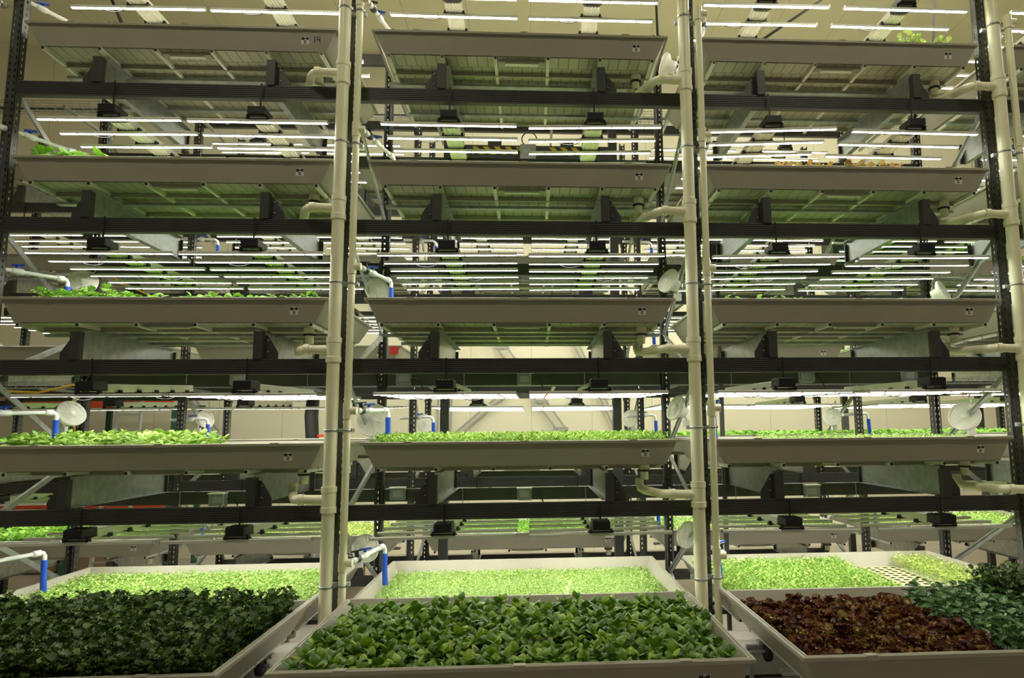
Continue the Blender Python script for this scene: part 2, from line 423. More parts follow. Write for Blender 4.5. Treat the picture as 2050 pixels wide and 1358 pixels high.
TLAB = {(0,5): 'empty looking grey tray marked 14 on the topmost shelf of the left bay',
 (1,5): 'grey tray on the topmost shelf of the middle bay, underside lit green',
 (2,5): 'topmost grey tray in the right bay with a pale green tuft',
 (0,4): 'grey fourth shelf tray in the left bay, big leaves at one end',
 (1,4): 'grey tray without visible plants on the fourth shelf of the middle bay',
 (2,4): 'grey tray on the fourth shelf of the right bay holding orange lettuce',
 (0,3): 'grey third shelf tray in the left bay, leaves along its whole lip',
 (1,3): 'grey tray without visible plants on the third shelf of the middle bay',
 (2,3): 'grey third shelf tray in the right bay, few sprigs over its lip',
 (0,2): 'grey second shelf tray in the left bay, leafy only at one end',
 (1,2): 'grey second shelf tray in the middle bay packed with green seedlings',
 (2,2): 'grey tray on the second shelf of the right bay with pale low seedlings',
 (0,1): 'lowest rack tray in the left bay, full of pale seedlings',
 (1,1): 'lowest rack tray in the middle bay, full of fine seedlings with pale gaps',
 (2,1): 'lowest rack tray in the right bay, with plug sheet between green and yellow seedlings'}
YO = {1: -.213}
def troot(i, l): return (TX[i], YO.get(l, -.065), BT[l]+.282)
tray0['label'] = TLAB[(1, 5)]
for (i, l), lab in TLAB.items():
    if (i, l) == (1, 5): continue
    dup(tray0, troot(i, l), lab)
for l in (5, 4, 3, 2): dup(tray0, troot(3, l), f'grey tray cut off at the right edge, {LEV[l]}')
fgy = -1.755
dup(tray0, (-2.75, fgy, .812), 'foreground tray overgrown with dark kale at the bottom left')
dup(tray0, (-.083, fgy, .812), 'foreground tray full of round green leaves at the bottom centre')
dup(tray0, (2.60, fgy, .812), 'foreground tray with red lettuce and green seedlings at the bottom right')
for i in range(5):
    for l in range(1, 6):
        if i == 2 and l == 3: continue
        dup(tray0, (T2[i], Y2-.06, BT[l]+.282), f'grey back row tray on the {LEV[l]}, {BAY2[i]}', 'growing trays of the back row')
# hand-written 14 on the top left tray
mk = MB().bar((0, 0, 0), (0, 0, .055), .003, .003, M_BLACK).bar((.022, 0, .052), (.020, 0, .024), .003, .003, M_BLACK)
mk.bar((.020, 0, .026), (.042, 0, .026), .003, .003, M_BLACK).bar((.042, 0, .056), (.042, 0, -.002), .003, .003, M_BLACK)
num = mk.build('handwritten_number'); num.location = (TX[0]+1.055, -.0385, BT[5]+.282+.055); num.rotation_euler = (R(-6), 0, 0)
tr14 = [o for o in COL.objects if o.get('label') == TLAB[(0, 5)]][0]
num.parent = tr14; num.location = (1.03, .0225, .07); num.rotation_euler = (R(7.8), 0, 0)

# ------------------------------------------------------------------ tray support rails with brackets
def make_support(side, loc, label):
    s = side                                             # +1: gusset on the right
    t = thing('support_rail', label, 'rail', loc, 'galvanised rails carrying the trays')
    ch = MB()
    x = -s*.008
    ch.box((x-.002, .06, .004), (x+.002, DEP-.07, .236), M_GALV)
    ch.box((min(x, x-s*.05), .06, .232), (max(x, x-s*.05), DEP-.07, .236), M_GALV)
    ch.box((min(x, x-s*.05), .06, .004), (max(x, x-s*.05), DEP-.07, .008), M_GALV)
    ch.build('channel', t)
    br = MB().box((-.034, -.012, .0), (.034, .05, .215), M_DARK).build('bracket_plate', t, bevel=.002)
    g = MB().prism([(s*.03, 0), (s*.135, 0), (s*.135, .055), (s*.05, .19), (s*.03, .19)], 'y', .045, .06, M_DARK)
    for z in (.06, .15): g.lathe([(0, 0), (.007, 0), (.007, .006), (0, .006)], (s*.06, .045, z), (0, -1, 0), M_GALV, 8)
    g.build('gusset', t)
    rb = MB().box((-.034, DEP-.07, 0), (.034, DEP-.055, .215), M_DARK).build('rear_plate', t)
    return t
sup = {s: make_support(s, (TX[1]+s*.66, 0, BT[5]), 'x') for s in (-1, 1)}
for s in sup: register(sup[s])
sd = {-1: 'left', 1: 'right'}
for i in range(4):
    for l in range(2, 6):
        for s in (-1, 1):
            lab = f'galvanised tray rail with dark bracket, {sd[s]} one, {LEV[l]}, {BAY[i]}'
            if i == 1 and l == 5: sup[s]['label'] = lab
            else: dup(sup[s], (TX[i]+s*.68, 0, BT[l]), lab)
for i in range(3):
    for s in (-1, 1): dup(sup[s], (TX[i]+s*.68, 0, BT[1]), f'galvanised tray rail with dark bracket, {sd[s]} one, lowest shelf, {BAY[i]}')
for i in range(5):
    for l in range(1, 6):
        for s in (-1, 1):
            r_ = dup(sup[s], (T2[i]+s*.68, Y2, BT[l]), f'back row tray rail, {sd[s]} one, {LEV[l]}, {BAY2[i]}', 'tray rails of the back row')
            r_.scale = (1, .86, 1)

# ------------------------------------------------------------------ LED fixtures
BL = 1.08
def led_bar_mb(lit):
    mb = MB(); h = BL/2
    mb.prism([(-.018, -.007), (-.014, -.007), (-.014, 0), (.014, 0), (.014, -.007), (.018, -.007), (.018, .010), (.013, .017), (-.013, .017), (-.018, .010)], 'x', -h, h, M_RAILW)
    mb.box((-h-.006, -.018, -.008), (-h, .018, .016), M_ALU).box((h, -.018, -.008), (h+.006, .018, .016), M_ALU)
    n = 5; pts = [(-.0138+.0276*k/n, -.0015-.0062*math.sin(PI*k/n)) for k in range(n+1)]
    vs = [(x, y, z) for x in (-h, h) for y, z in pts]
    m = n+1
    mb.add(vs, [(k, k+1, m+k+1, m+k) for k in range(n)], M_LED if lit else M_LEDOFF)
    return mb
def make_fixture(lit, loc, label):
    t = thing('grow_light_fixture', label, 'grow light', loc, 'grow light fixtures')
    r_ = MB().prism([(-.07, .03), (.07, .03), (.07, .085), (.058, .09), (-.058, .09), (-.07, .085)], 'y', .12, 1.42, M_RAILW)
    for x in (-.04, -.013, .013, .04): r_.box((x-.004, .12, .024), (x+.004, 1.42, .030), M_RAILW)
    r_.build('rail', t)
    d = MB().box((-.066, -.055, .045), (.066, .12, .105), M_BLACK).box((-.08, -.045, .037), (.08, .11, .045), M_BLACK)
    for k in range(5): d.box((-.06+k*.027, -.05, .105), (-.052+k*.027, .11, .111), M_BLACK)
    d.build('driver_box', t, bevel=.003)
    first = None
    for k in range(6):
        if first is None: o = first = led_bar_mb(lit).build('led_bar', t)
        else: o = first.copy(); COL.objects.link(o); o.parent = t
        o.location = (0, k*.258, 0)
        c = MB()
        c.bar((-.10, 0, .022), (.10, 0, .022), .012, .012, M_BLACK).box((-.088, -.018, .013), (-.070, .018, .045), M_BLACK).box((.070, -.018, .013), (.088, .018, .045), M_BLACK)
        c.build('bar_clip', t).location = (0, k*.258, 0)
    MB().box((-.006, .030, .09), (.006, .034, .24), M_BLACK).build('hanger_strap', t)
    MB().tube([(.0, 1.43, .09), (0, 1.43, .24)], .004, M_GALV, 6).build('hanger_wire', t)
    for k, (x, y) in enumerate(((-.2, .26), (.15, .78))):
        pts = [(x+.10*math.cos(a), y, .0-.045*math.sin(a)+.01) for a in [PI*j/8 for j in range(9)]]
        MB().tube(pts, .0035, M_BLACK, 5).build('power_lead', t)
    return t
HO = {2: .24, 3: .28, 4: .30, 5: .34, 6: .345}
fix = {True: make_fixture(True, (TX[1]-.585, -.06, BT[5]-HO[5]), 'x')}
for k in fix: register(fix[k])
def stretch(o, l):                                       # straps reach exactly to the top of their beam
    for c in COL.objects:
        if c.parent == o and c.name.startswith('hanger'): c.scale = (1, 1, HO[l]/.24)
FX = {0: (-.515, .62), 1: (-.585, .60), 2: (-.62, .60), 3: (-.6, .6)}
for i in range(4):
    for l in range(2, 7):
        for j, s in enumerate((-1, 1)):
            if i == 3 and l == 2: continue
            lit = True
            lab = f'LED fixture, {sd[s]} one of the pair under the {LEV[l]}, {BAY[i]}'
            if (i, l, s) == (0, 3, -1): lab = 'LED fixture seen edge-on above the leafy end of the second shelf tray, left bay'
            rot = (0, R(random.uniform(-.7, .7)), 0)
            if l == 3: rot = (R(1.4 if i or s > 0 else 3.4), 0, 0)
            if (i, l, s) == (1, 5, 1): rot = (0, R(-1.3), 0)
            if (i, l, s) == (2, 5, -1): rot = (0, R(-2.4), 0)
            if (i, l, s) == (2, 4, -1): rot = (0, R(-1.0), 0)
            loc = (TX[i]+FX[i][j], -.06, BT[l]-HO[l])
            if (i, l, s) == (1, 5, -1): fix[True]['label'] = lab; stretch(fix[True], l); continue
            stretch(dup(fix[True], loc, lab, rot=rot), l)
for i in range(5):
    for l in range(2, 7):
        for j, s in enumerate((-1, 1)):
            if l == 6 and i in (0, 2, 4): continue
            un = l == 3 and i < 2
            stretch(dup(fix[True], (T2[i]+s*.6, Y2-.04, BT[l]-HO[l]), f'back row LED fixture, {sd[s]} one under {LEV[l]}, {BAY2[i]}', 'grow light fixtures of the back row',
                rot=(R(2.4 if un else 0), R(random.uniform(-.6, .6)), 0), skip=('power_lead', 'hanger_wire')), l)

# ------------------------------------------------------------------ PVC drain and supply pipes, clamps
BP = [(-4.33, -.115), (-1.497, -.115), (1.269, -.115), (3.952, -.115)]
SPX = [-4.215, -1.387, 1.40, 4.10]
PN = ['at the left edge of the photo', 'between the left and middle bays', 'between the middle and right bays', 'at the right end of the right bay']
for i in range(4):
    t = thing('drain_pipe', f'thick cream drain pipe {PN[i]}', 'pipe', (BP[i][0], BP[i][1], 0), 'thick cream drain pipes')
    MB().tube([(0, 0, 0), (0, 0, 6.3)], .0475, M_PVC, 20).build('pipe_body', t)
    for l in range(1, 6):
        zc = BT[l]+.055
        tee = MB().lathe([(.0475, -.095), (.058, -.095), (.058, -.055), (.054, -.052), (.054, .052), (.058, .055), (.058, .095), (.0475, .095)], (0, 0, zc), (0, 0, 1), M_PVC, 20, True)
        tee.tube([(0, 0, zc), (-.105, 0, zc)], .036, M_PVC, 14)
        o = tee.build('tee_fitting', t)
        brn = MB().tube([(-.08, 0, zc), (-.19, .0, zc+.005), (-.235, .02, zc+.004), (-.27, .06, zc+.002), (-.36, .29, zc+.01), (-.385, .36, zc+.025), (-.39, .38, zc+.06), (-.39, .38, zc+.10)], .034, M_PVC, 14)
        brn.lathe([(.034, -.02), (.041, -.02), (.041, .02), (.034, .02)], (-.20, .0, zc+.004), (1, 0, 0), M_PVC, 14, True)
        brn.build('branch', t)
for i in range(4):
    t = thing('supply_pipe', f'thin cream supply pipe {PN[i]}', 'pipe', (SPX[i], -.09, 0), 'thin cream supply pipes')
    MB().tube([(0, 0, 0), (0, 0, 6.15 if i < 2 else 5.65)], .0275, M_PVC, 16).build('pipe_body', t)
    for l in range(1, 6):
        zc = BT[l]+.71
        if l == 5 and i >= 2: zc = 5.62
        tee = MB().lathe([(.0275, -.06), (.034, -.06), (.034, .06), (.0275, .06)], (0, 0, zc), (0, 0, 1), M_PVC, 16, True)
        tee.tube([(0, 0, zc), (.07, 0, zc)], .030, M_PVC, 12).build('tee_fitting', t)
        ex = .16 if i != 0 else .30
        A = Vector((.05, 0, zc)); Bq = Vector((ex, .56, zc+.02))
        P = lambda f: tuple(A.lerp(Bq, f))
        arm = MB().tube([P(0), P(.1), P(.5), P(.96), (Bq.x+.012, Bq.y+.03, Bq.z-.005), (Bq.x+.018, Bq.y+.04, Bq.z-.03), (Bq.x+.018, Bq.y+.04, Bq.z-.07)], .0165, M_PVCW, 12)
        arm.lathe([(.0165, -.03), (.023, -.03), (.023, .03), (.0165, .03)], P(.12), tuple(Bq-A), M_PVCW, 12)
        arm.lathe([(.0165, -.03), (.024, -.03), (.024, .03), (.0165, .03)], P(.97), tuple(Bq-A), M_PVCW, 12)
        arm.lathe([(.0165, -.045), (.024, -.04), (.026, 0), (.024, .04), (.0165, .045)], P(.45), tuple(Bq-A), M_PVCW, 12)
        ao = arm.build('irrigation_arm', t)
        q = P(.22)
        MB().lathe([(.026, -.03), (.03, -.01), (.03, .02), (.024, .03)], q, tuple(Bq-A), M_BLACK, 10).bar((q[0], q[1], q[2]+.02), (q[0]-.01, q[1], q[2]+.06), .03, .02, M_BLACK).bar((q[0]-.04, q[1]-.02, q[2]+.055), (q[0]+.03, q[1]+.02, q[2]+.065), .018, .01, M_BLACK).build('black_valve', ao)
        q = P(.45)
        MB().bar((q[0], q[1], q[2]+.02), (q[0], q[1], q[2]+.045), .02, .02, M_BLUE).bar((q[0]-.035, q[1]-.02, q[2]+.046), (q[0]+.04, q[1]+.02, q[2]+.052), .025, .014, M_BLUE).build('blue_valve_handle', ao)
        hb = Vector((Bq.x+.018, Bq.y+.04, Bq.z-.06))
        MB().tube([hb, hb+Vector((.002, 0, -.12)), hb+Vector((.008, .004, -.25))], [.023, .022, .024], M_BLUE, 12).build('blue_hose', ao)
    for k in range(5):
        zc = 1.048+1.13*k
        c = thing('pipe_clamp', f'{["lowest", "second lowest", "middle", "second highest", "highest"][k]} strut clamp on the cream pipes {PN[i]}', 'clamp', (0, 0, zc), 'pipe clamps')
        a, b = BP[i][0], SPX[i]
        MB().bar((a-.06, -.04, 0), (b+.045, -.04, 0), .03, .03, M_GALV).build('strut', c)
        rg = MB()
        for x, y, rr in ((a, BP[i][1], .0475), (b, -.09, .0275)):
            rg.lathe([(rr, -.008), (rr+.004, -.008), (rr+.004, .008), (rr, .008)], (x, y, 0), (0, 0, 1), M_GALV, 18)
            rg.bar((x+rr+.003, y, 0), (x+rr+.016, y, 0), .018, .018, M_GALV)
        rg.build('strap', c)

# ------------------------------------------------------------------ circulation fans
def make_fan(loc, dirn, label, cord=True, r_=.115):
    t = thing('circulation_fan', label, 'fan', loc, 'small white circulation fans')
    d = Vector((dirn[0], dirn[1], dirn[2]+.25)).normalized()
    k = r_/.115
    h = MB().lathe([(.02*k, -.085*k), (.055*k, -.08*k), (.06*k, -.03*k), (.09*k, -.01*k), (.112*k, .005), (.115*k, .03*k), (.108*k, .035*k), (.104*k, .008)], (0, 0, 0), d, M_FAN, 28)
    h.lathe([(0, .004), (.105*k, .004)], (0, 0, 0), d, M_FAN, 28)
    h.build('housing', t)
    g = MB()
    u = d.orthogonal().normalized(); v = d.cross(u)
    for rr in (.03, .055, .08, .1):
        pts = [d*.034*k + (u*math.cos(a)+v*math.sin(a))*rr*k for a in [2*PI*j/20 for j in range(21)]]
        g.tube(pts, .0022, M_FAN, 4, False)
    for j in range(14):
        a = 2*PI*j/14; e = (u*math.cos(a)+v*math.sin(a))
        g.bar(d*.036*k+e*.015*k, d*.036*k+e*.108*k, .003, .003, M_FAN)
    g.lathe([(0, .042*k), (.022*k, .04*k), (.026*k, .032*k)], (0, 0, 0), d, M_FAN, 14)
    g.build('grille', t)
    b = MB()
    for j in range(5):
        a = 2*PI*j/5; e = (u*math.cos(a)+v*math.sin(a)); e2 = (u*math.cos(a+.9)+v*math.sin(a+.9))
        b.add([e*.015*k+d*.005, e*.09*k, e2*.09*k+d*.018, e2*.015*k+d*.018], [(0, 1, 2, 3)], M_FAN)
    b.build('blades', t)
    s = -1 if loc[0] > 0 else 1
    MB().tube([-d*.08*k, -d*.10*k+Vector((0, 0, -.05)), -d*.10*k+Vector((0, 0, -.11))], .012, M_WHITE, 8).box((-d.x*.1*k-.03, -d.y*.1*k-.02, -.16), (-d.x*.1*k+.03, -d.y*.1*k+.02, -.10), M_WHITE).build('clip', t)
    if cord:
        pts = [(-d.x*.09*k, -d.y*.09*k, -.02)]
        x, y, z = pts[0]
        for j in range(9):
            x += .03*math.sin(j*2.3)+.008; z += (-.035, .05, .045, .06)[j % 4]; y += .01; pts.append((x, y, z))
        MB().tube(pts, .0055, M_WHITE, 6).build('cord', t)
    return t
make_fan((-3.93, .72, 2.335), (.82, -.45, .2), 'round white fan beside the blue hose above the leafy second shelf tray, left bay')
make_fan((-3.93, .75, 3.49), (.5, -.8, .1), 'round white fan above the left end of the third shelf tray, left bay')
make_fan((-1.40, .8, 2.26), (.25, -.95, 0), 'white fan half hidden by cream pipes at the second shelf, middle bay', False, .15)
make_fan((-1.40, .8, 3.43), (.55, -.8, 0), 'white fan just right of the cream pipes above the third shelf, middle bay')
make_fan((-1.36, .45, 1.22), (.6, -.75, 0), 'white fan behind the cream pipes beside the lowest middle tray', False)
make_fan((1.225, .5, 3.46), (-.75, -.5, .1), 'white clip fan with dangling cord at the right end of the third shelf, middle bay')
make_fan((1.26, .55, 5.52), (-.8, .25, .1), 'slim edge-on white fan by the topmost middle tray, right end')
make_fan((1.33, .5, 1.27), (-.7, -.5, .1), 'white clip fan with coiled cord right of the lowest middle tray')
make_fan((1.27, .55, 2.34), (-.75, -.3, .1), 'white clip fan with wavy cord at the right end of the second shelf, middle bay')
make_fan((4.0, .75, 2.25), (-.75, -.6, .1), 'big ringed white fan at the right end of the second shelf, right bay', True, .14)
make_fan((3.86, .75, 3.42), (.6, -.7, .1), 'white fan at the right end of the third shelf, right bay')
make_fan((-4.02, 3.3, 2.335), (.9, -.4, 0), 'back row fan left of a blue hose, seen through the left bay')
make_fan((-1.34, 3.3, 2.26), (.6, -.8, 0), 'back row fan left of a blue hose, seen through the middle bay', False)
make_fan((1.27, 3.3, 2.3), (-.5, -.8, 0), 'back row fan at the right end of the middle bay')
make_fan((3.9, 3.3, 2.3), (-.5, -.8, 0), 'back row fan seen through the right bay beside a blue hose')

# back row irrigation arms
for i, x in enumerate(X2[1:5]):
    for l in (1, 2, 3, 4):
        t = thing('irrigation_arm', f'back row irrigation arm with blue hose, {LEV[l]}, {["left bay", "middle bay", "right bay", "right end"][i]}', 'irrigation pipe', (x+.08, Y2+.1, BT[l]+.73), 'back row irrigation arms')
        MB().tube([(-.25, 0, -.02), (.1, .1, 0), (.13, .12, -.02), (.14, .12, -.08)], .017, M_PVCW, 10).lathe([(.017, -.03), (.028, -.02), (.028, .02), (.017, .03)], (-.03, .06, -.01), (1, .3, 0), M_PVCW, 10).build('pipe_body', t)
        MB().bar((-.06, .05, .03), (.02, .07, .035), .03, .014, M_BLUE).build('valve_handle', t)
        MB().tube([(.14, .12, -.07), (.145, .12, -.20), (.16, .125, -.33)], .023, M_BLUE, 10).build('blue_hose', t)

# ------------------------------------------------------------------ junction boxes, wire baskets
JB = [((-.07, BT[3]-.06), 'third shelf rear beam, middle of the middle bay'), ((-.07, BT[2]-.06), 'second shelf rear beam, middle of the middle bay'),
      ((-1.28, BT[2]-.04), 'second shelf rear beam by the middle bay left post'), ((-1.25, BT[3]-.05), 'third shelf rear beam by the middle bay left post'),
      ((-2.95, BT[2]-.07), 'second shelf rear beam, left bay'), ((-2.82, BT[3]-.05), 'third shelf rear beam, left bay'), ((2.77, BT[2]-.07), 'second shelf rear beam, right bay'),
      ((2.78, BT[3]-.05), 'third shelf rear beam, right bay'), ((3.85, BT[3]-.04), 'third shelf rear beam by the right end post')]
for (x, z), lab in JB:
    t = thing('junction_box', f'clear-lidded box, {lab}', 'junction box', (x, DEP-.05, z), 'junction boxes on the rear beams')
    MB().box((-.07, -.03, -.06), (.07, 0, .06), M_GREYBOX).box((-.045, -.034, -.03), (.045, -.03, .03), M_WHITE).box((-.075, -.10, .055), (.075, 0, .065), M_WHITE).build('housing', t)
    MB().box((-.065, -.095, -.055), (.065, -.035, .055), M_CLEAR).build('clear_lid', t, bevel=.008)
    MB().tube([(.07, -.02, 0), (.13, -.02, .0), (.17, -.02, -.05), (.2, -.02, -.13)], .006, M_BLACK, 6).build('cable', t)
for z, lab in ((2.66, 'lower'), (5.78, 'upper'), (3.86, 'middle')):
    t = thing('wire_cable_basket', f'long wire mesh cable basket in the aisle between rack rows, {lab} one', 'cable tray', (0, 2.2, z), 'wire cable baskets')
    g = MB(); x0, x1 = -7, 7
    for y in (-.1, -.05, 0, .05, .1): g.bar((x0, y, 0), (x1, y, 0), .005, .005, M_GALV)
    for y in (-.1, .1): g.bar((x0, y, .06), (x1, y, .06), .005, .005, M_GALV).bar((x0, y, .03), (x1, y, .03), .005, .005, M_GALV)
    x = x0
    while x < x1:
        g.bar((x, -.1, 0), (x, .1, 0), .005, .005, M_GALV).bar((x, -.1, 0), (x, -.1, .06), .005, .005, M_GALV).bar((x, .1, 0), (x, .1, .06), .005, .005, M_GALV); x += .1
    g.build('wire_mesh', t)
    for x in np.arange(-6.5, 7, 1.35):
        MB().bar((x, -.12, -.01), (x, .74, -.01), .03, .03, M_GALV).build('support_arm', t)
    MB().tube([(-7, .02, .012), (-4, -.03, .015), (-1, .03, .014), (2, -.02, .015), (7, .02, .013)], .011, M_BLACK, 6).tube([(-7, -.04, .012), (-2, .04, .03), (3, -.05, .013), (7, -.04, .013)], .008, M_BLACK, 6).build('cable', t)

# ------------------------------------------------------------------ crops
def leaf_template(kind):
    if kind == 'seed':
        xs = [-.3, 0, .3]; ys = [0, .5, 1]; W = [.2, 1, .25]
    elif kind == 'round':
        xs = [-.5, -.25, 0, .25, .5]; ys = [0, .2, .45, .72, 1]; W = [.25, .85, 1, .8, .18]
    elif kind == 'point':
        xs = [-.36, -.18, 0, .18, .36]; ys = [0, .22, .5, .78, 1]; W = [.2, .95, .9, .45, .05]
    else:
        xs = [-.5, -.36, -.18, 0, .18, .36, .5]; ys = [0, .2, .4, .6, .8, 1]; W = [.25, .6, .95, 1.05, .95, .5]
    vs = []
    for i, y in enumerate(ys):
        for j, x in enumerate(xs):
            a = abs(x)/max(xs)
            z = -.22*y*y
            if kind in ('round', 'point', 'seed'): z += .16*a*a*(1 if kind != 'round' else -.9) * (1 if 0 < i < len(ys)-1 else .4) + (.10*math.sin(y*PI) if kind == 'round' else 0)
            yy = y
            if kind == 'frill':
                z += (.19 if (i+j) % 2 else -.17)*(a**1.5 + (i == len(ys)-1)*.7); yy += (.06 if j % 2 else -.06)*(i == len(ys)-1)
            vs.append((x*W[i]*(1 if kind != 'frill' or a < .9 else (1.12 if i % 2 else .9)), yy, z))
    n = len(xs)
    fs = [(i*n+j, i*n+j+1, (i+1)*n+j+1, (i+1)*n+j) for i in range(len(ys)-1) for j in range(n-1)]
    return np.array(vs), np.array(fs)
TPL = {k: leaf_template(k) for k in ('seed', 'round', 'point', 'frill')}

def crop(name, label, cat, x0, x1, y0, y1, zb, h, kind, mat_, sp, nl, L, pitch=(5, 50), dens=1.0, edge=None, hump=0, group=None, keep=None, wall=None):
    V, Fq = TPL[kind]; nv = len(V)
    P = []
    ny = max(1, int((y1-y0)/sp)); nx = max(1, int((x1-x0)/sp))
    for a in range(nx):
        for b in range(ny):
            if RNG.random() > dens: continue
            x = x0+(a+.5+RNG.uniform(-.42, .42))*(x1-x0)/nx; y = y0+(b+.5+RNG.uniform(-.42, .42))*(y1-y0)/ny
            if keep and not keep(x, y): continue
            P.append((x, y, h[0]+(h[1]-h[0])*RNG.random()*(1 if not hump else (1+hump*math.sin(x*3.1)*math.cos(y*4)))))
    P = np.array(P)
    if not len(P): return None
    n = len(P)*nl
    base = np.repeat(P, nl, 0)
    k = np.tile(np.arange(nl), len(P))
    az = k*2.4+np.repeat(RNG.uniform(0, 6.28, len(P)), nl)+RNG.uniform(-.3, .3, n)
    frac = .45+.55*(k+1)/nl
    pit = np.radians(pitch[0]+(pitch[1]-pitch[0])*((k+.5)/nl)+RNG.uniform(-14, 14, n))
    sc = RNG.uniform(L[0], L[1], n)*(1.08-.35*(k/nl))
    roll = RNG.uniform(-.35, .35, n)
    ca, sa, cpt, spt = np.cos(az), np.sin(az), np.cos(pit), np.sin(pit)
    fwd = np.stack([ca*cpt, sa*cpt, spt], 1); side = np.stack([-sa, ca, np.zeros(n)], 1); nor = np.cross(side, fwd)*-1
    nor = np.where(nor[:, 2:3] < 0, -nor, nor)
    s2 = side*np.cos(roll)[:, None]+nor*np.sin(roll)[:, None]; n2 = -side*np.sin(roll)[:, None]+nor*np.cos(roll)[:, None]
    org = np.stack([base[:, 0], base[:, 1], zb+base[:, 2]*frac], 1)
    co = org[:, None, :]+sc[:, None, None]*(V[None, :, 0:1]*s2[:, None, :]+V[None, :, 1:2]*fwd[:, None, :]+V[None, :, 2:3]*n2[:, None, :])
    if edge:                                            # keep foliage inside the tray walls, or let it lean over
        co[..., 0] = np.clip(co[..., 0], edge[0], edge[1]); co[..., 1] = np.clip(co[..., 1], edge[2], edge[3])
    if wall:                                            # below the lip foliage stays inside the sloping walls
        low = co[..., 2] < wall[0]
        co[..., 0] = np.where(low, np.clip(co[..., 0], wall[1]-1.12, wall[1]+1.12), co[..., 0])
        co[..., 1] = np.where(low, np.clip(co[..., 1], wall[2]+.05, wall[2]+TD-.10), co[..., 1])
    co = co.reshape(-1, 3)
    faces = (Fq[None]+(np.arange(n)*nv)[:, None, None]).reshape(-1, 4)
    # stems
    r_ = .0022 if kind != 'seed' else .0012
    sv = []; q = len(co)
    offs = np.array([[r_, 0, 0], [-r_*.5, r_*.87, 0], [-r_*.5, -r_*.87, 0]])
    lo = np.stack([P[:, 0], P[:, 1], np.full(len(P), zb)], 1); hi = lo.copy(); hi[:, 2] += P[:, 2]
    st = np.concatenate([lo[:, None]+offs, hi[:, None]+offs], 1).reshape(-1, 3)
    sf = np.array([(0, 1, 4, 3), (1, 2, 5, 4), (2, 0, 3, 5)]); sf = (sf[None]+(np.arange(len(P))*6)[:, None, None]).reshape(-1, 4)+q
    co = np.concatenate([co, st]); faces = np.concatenate([faces, sf])
    me = bpy.data.meshes.new(name); me.vertices.add(len(co)); me.vertices.foreach_set('co', co.astype(np.float32).ravel())
    nf = len(faces); me.loops.add(nf*4); me.loops.foreach_set('vertex_index', faces.astype(np.int32).ravel())
    me.polygons.add(nf); me.polygons.foreach_set('loop_start', np.arange(0, nf*4, 4, dtype=np.int32))
    me.polygons.foreach_set('use_smooth', np.ones(nf, bool)); me.update(calc_edges=True); me.validate()
    me.materials.append(mat_)
    o = bpy.data.objects.new(name, me); COL.objects.link(o)
    tag(o, label, cat, group, 'stuff')
    return o
def tray_box(cx, y, z): return cx-1.15, cx+1.15, y+.06, y+TD-.10, z
def raft(x0, x1, y0, y1, z, label, holes=None, name='planting_raft'):
    mb = MB()
    if not holes: mb.box((x0, y0, z-.02), (x1, y1, z), M_RAFT)
    else:
        nx, ny = holes; cx_, cy_ = (x1-x0)/nx, (y1-y0)/ny
        for a in range(nx):
            for b in range(ny):
                X, Y = x0+(a+.5)*cx_, y0+(b+.5)*cy_; rr = min(cx_, cy_)*.36
                ang = [PI/4*j for j in range(8)]
                out = [(X+cx_/2*max(-1, min(1, 1.42*math.cos(t))), Y+cy_/2*max(-1, min(1, 1.42*math.sin(t))), z) for t in ang]
                inn = [(X+rr*math.cos(t), Y+rr*math.sin(t), z) for t in ang]; low = [(p[0]*.85+X*.15, p[1]*.85+Y*.15, z-.03) for p in inn]
                mb.add(out+inn, [(j, (j+1) % 8, 8+(j+1) % 8, 8+j) for j in range(8)], M_PLUG)
                mb.add(inn+low, [(j, (j+1) % 8, 8+(j+1) % 8, 8+j) for j in range(8)], M_SOIL); mb.add(low, [tuple(range(8))], M_SOIL)
        mb.box((x0, y0, z-.036), (x1, y1, z-.032), M_SOIL)
        for a, b in (((x0, y0), (x1, y0)), ((x1, y0), (x1, y1)), ((x1, y1), (x0, y1)), ((x0, y1), (x0, y0))):
            mb.add([(*a, z-.035), (*b, z-.035), (*b, z), (*a, z)], [(0, 1, 2, 3)], M_PLUG)
    return tag(mb.build(name), label, 'planting raft')

# foreground trays (rim at z = 1.002, floor at .824)
Z0 = .812
for cx_, lab in ((-2.75, 'foam raft under the dark kale'), (-.083, 'foam raft under the round green leaves in the foreground'), (2.60, 'foam raft under the red lettuce')):
    raft(cx_-1.10, cx_+1.10, fgy+.06, fgy+TD-.16, Z0+.05, lab)
x0, x1, y0, y1, _ = tray_box(-2.75, fgy, 0)
crop('dark_kale', 'dense dark green kale filling the bottom left foreground tray', 'kale', x0, x1, y0, y1, Z0+.05, (.16, .25), 'frill', M_KALE, .060, 12, (.036, .062), (-5, 60), hump=.18, edge=(x0-.03, x1+.08, y0-.03, y1+.2), wall=(1.01, -2.75, fgy))
x0, x1, y0, y1, _ = tray_box(-.083, fgy, 0)
crop('round_leaf_greens', 'glossy round-leaved greens filling the bottom centre foreground tray', 'leafy greens', x0, x1, y0, y1, Z0+.05, (.08, .15), 'round', M_BASIL, .075, 8, (.05, .088), (-5, 70), hump=.22, edge=(x0-.01, x1+.02, y0-.02, y1+.03), wall=(1.01, -.083, fgy))
x0, x1, y0, y1, _ = tray_box(2.60, fgy, 0)
dl = lambda x, y: x < 2.62+.05*math.sin(9*y)
crop('red_lettuce', 'frilly brown-red lettuce in the left part of the bottom right foreground tray', 'lettuce', x0, x1, y0, y1, Z0+.05, (.05, .10), 'frill', M_RLET, .085, 13, (.05, .075), (10, 75), keep=dl, edge=(x0-.01, x1, y0-.02, y1), wall=(1.01, 2.60, fgy))
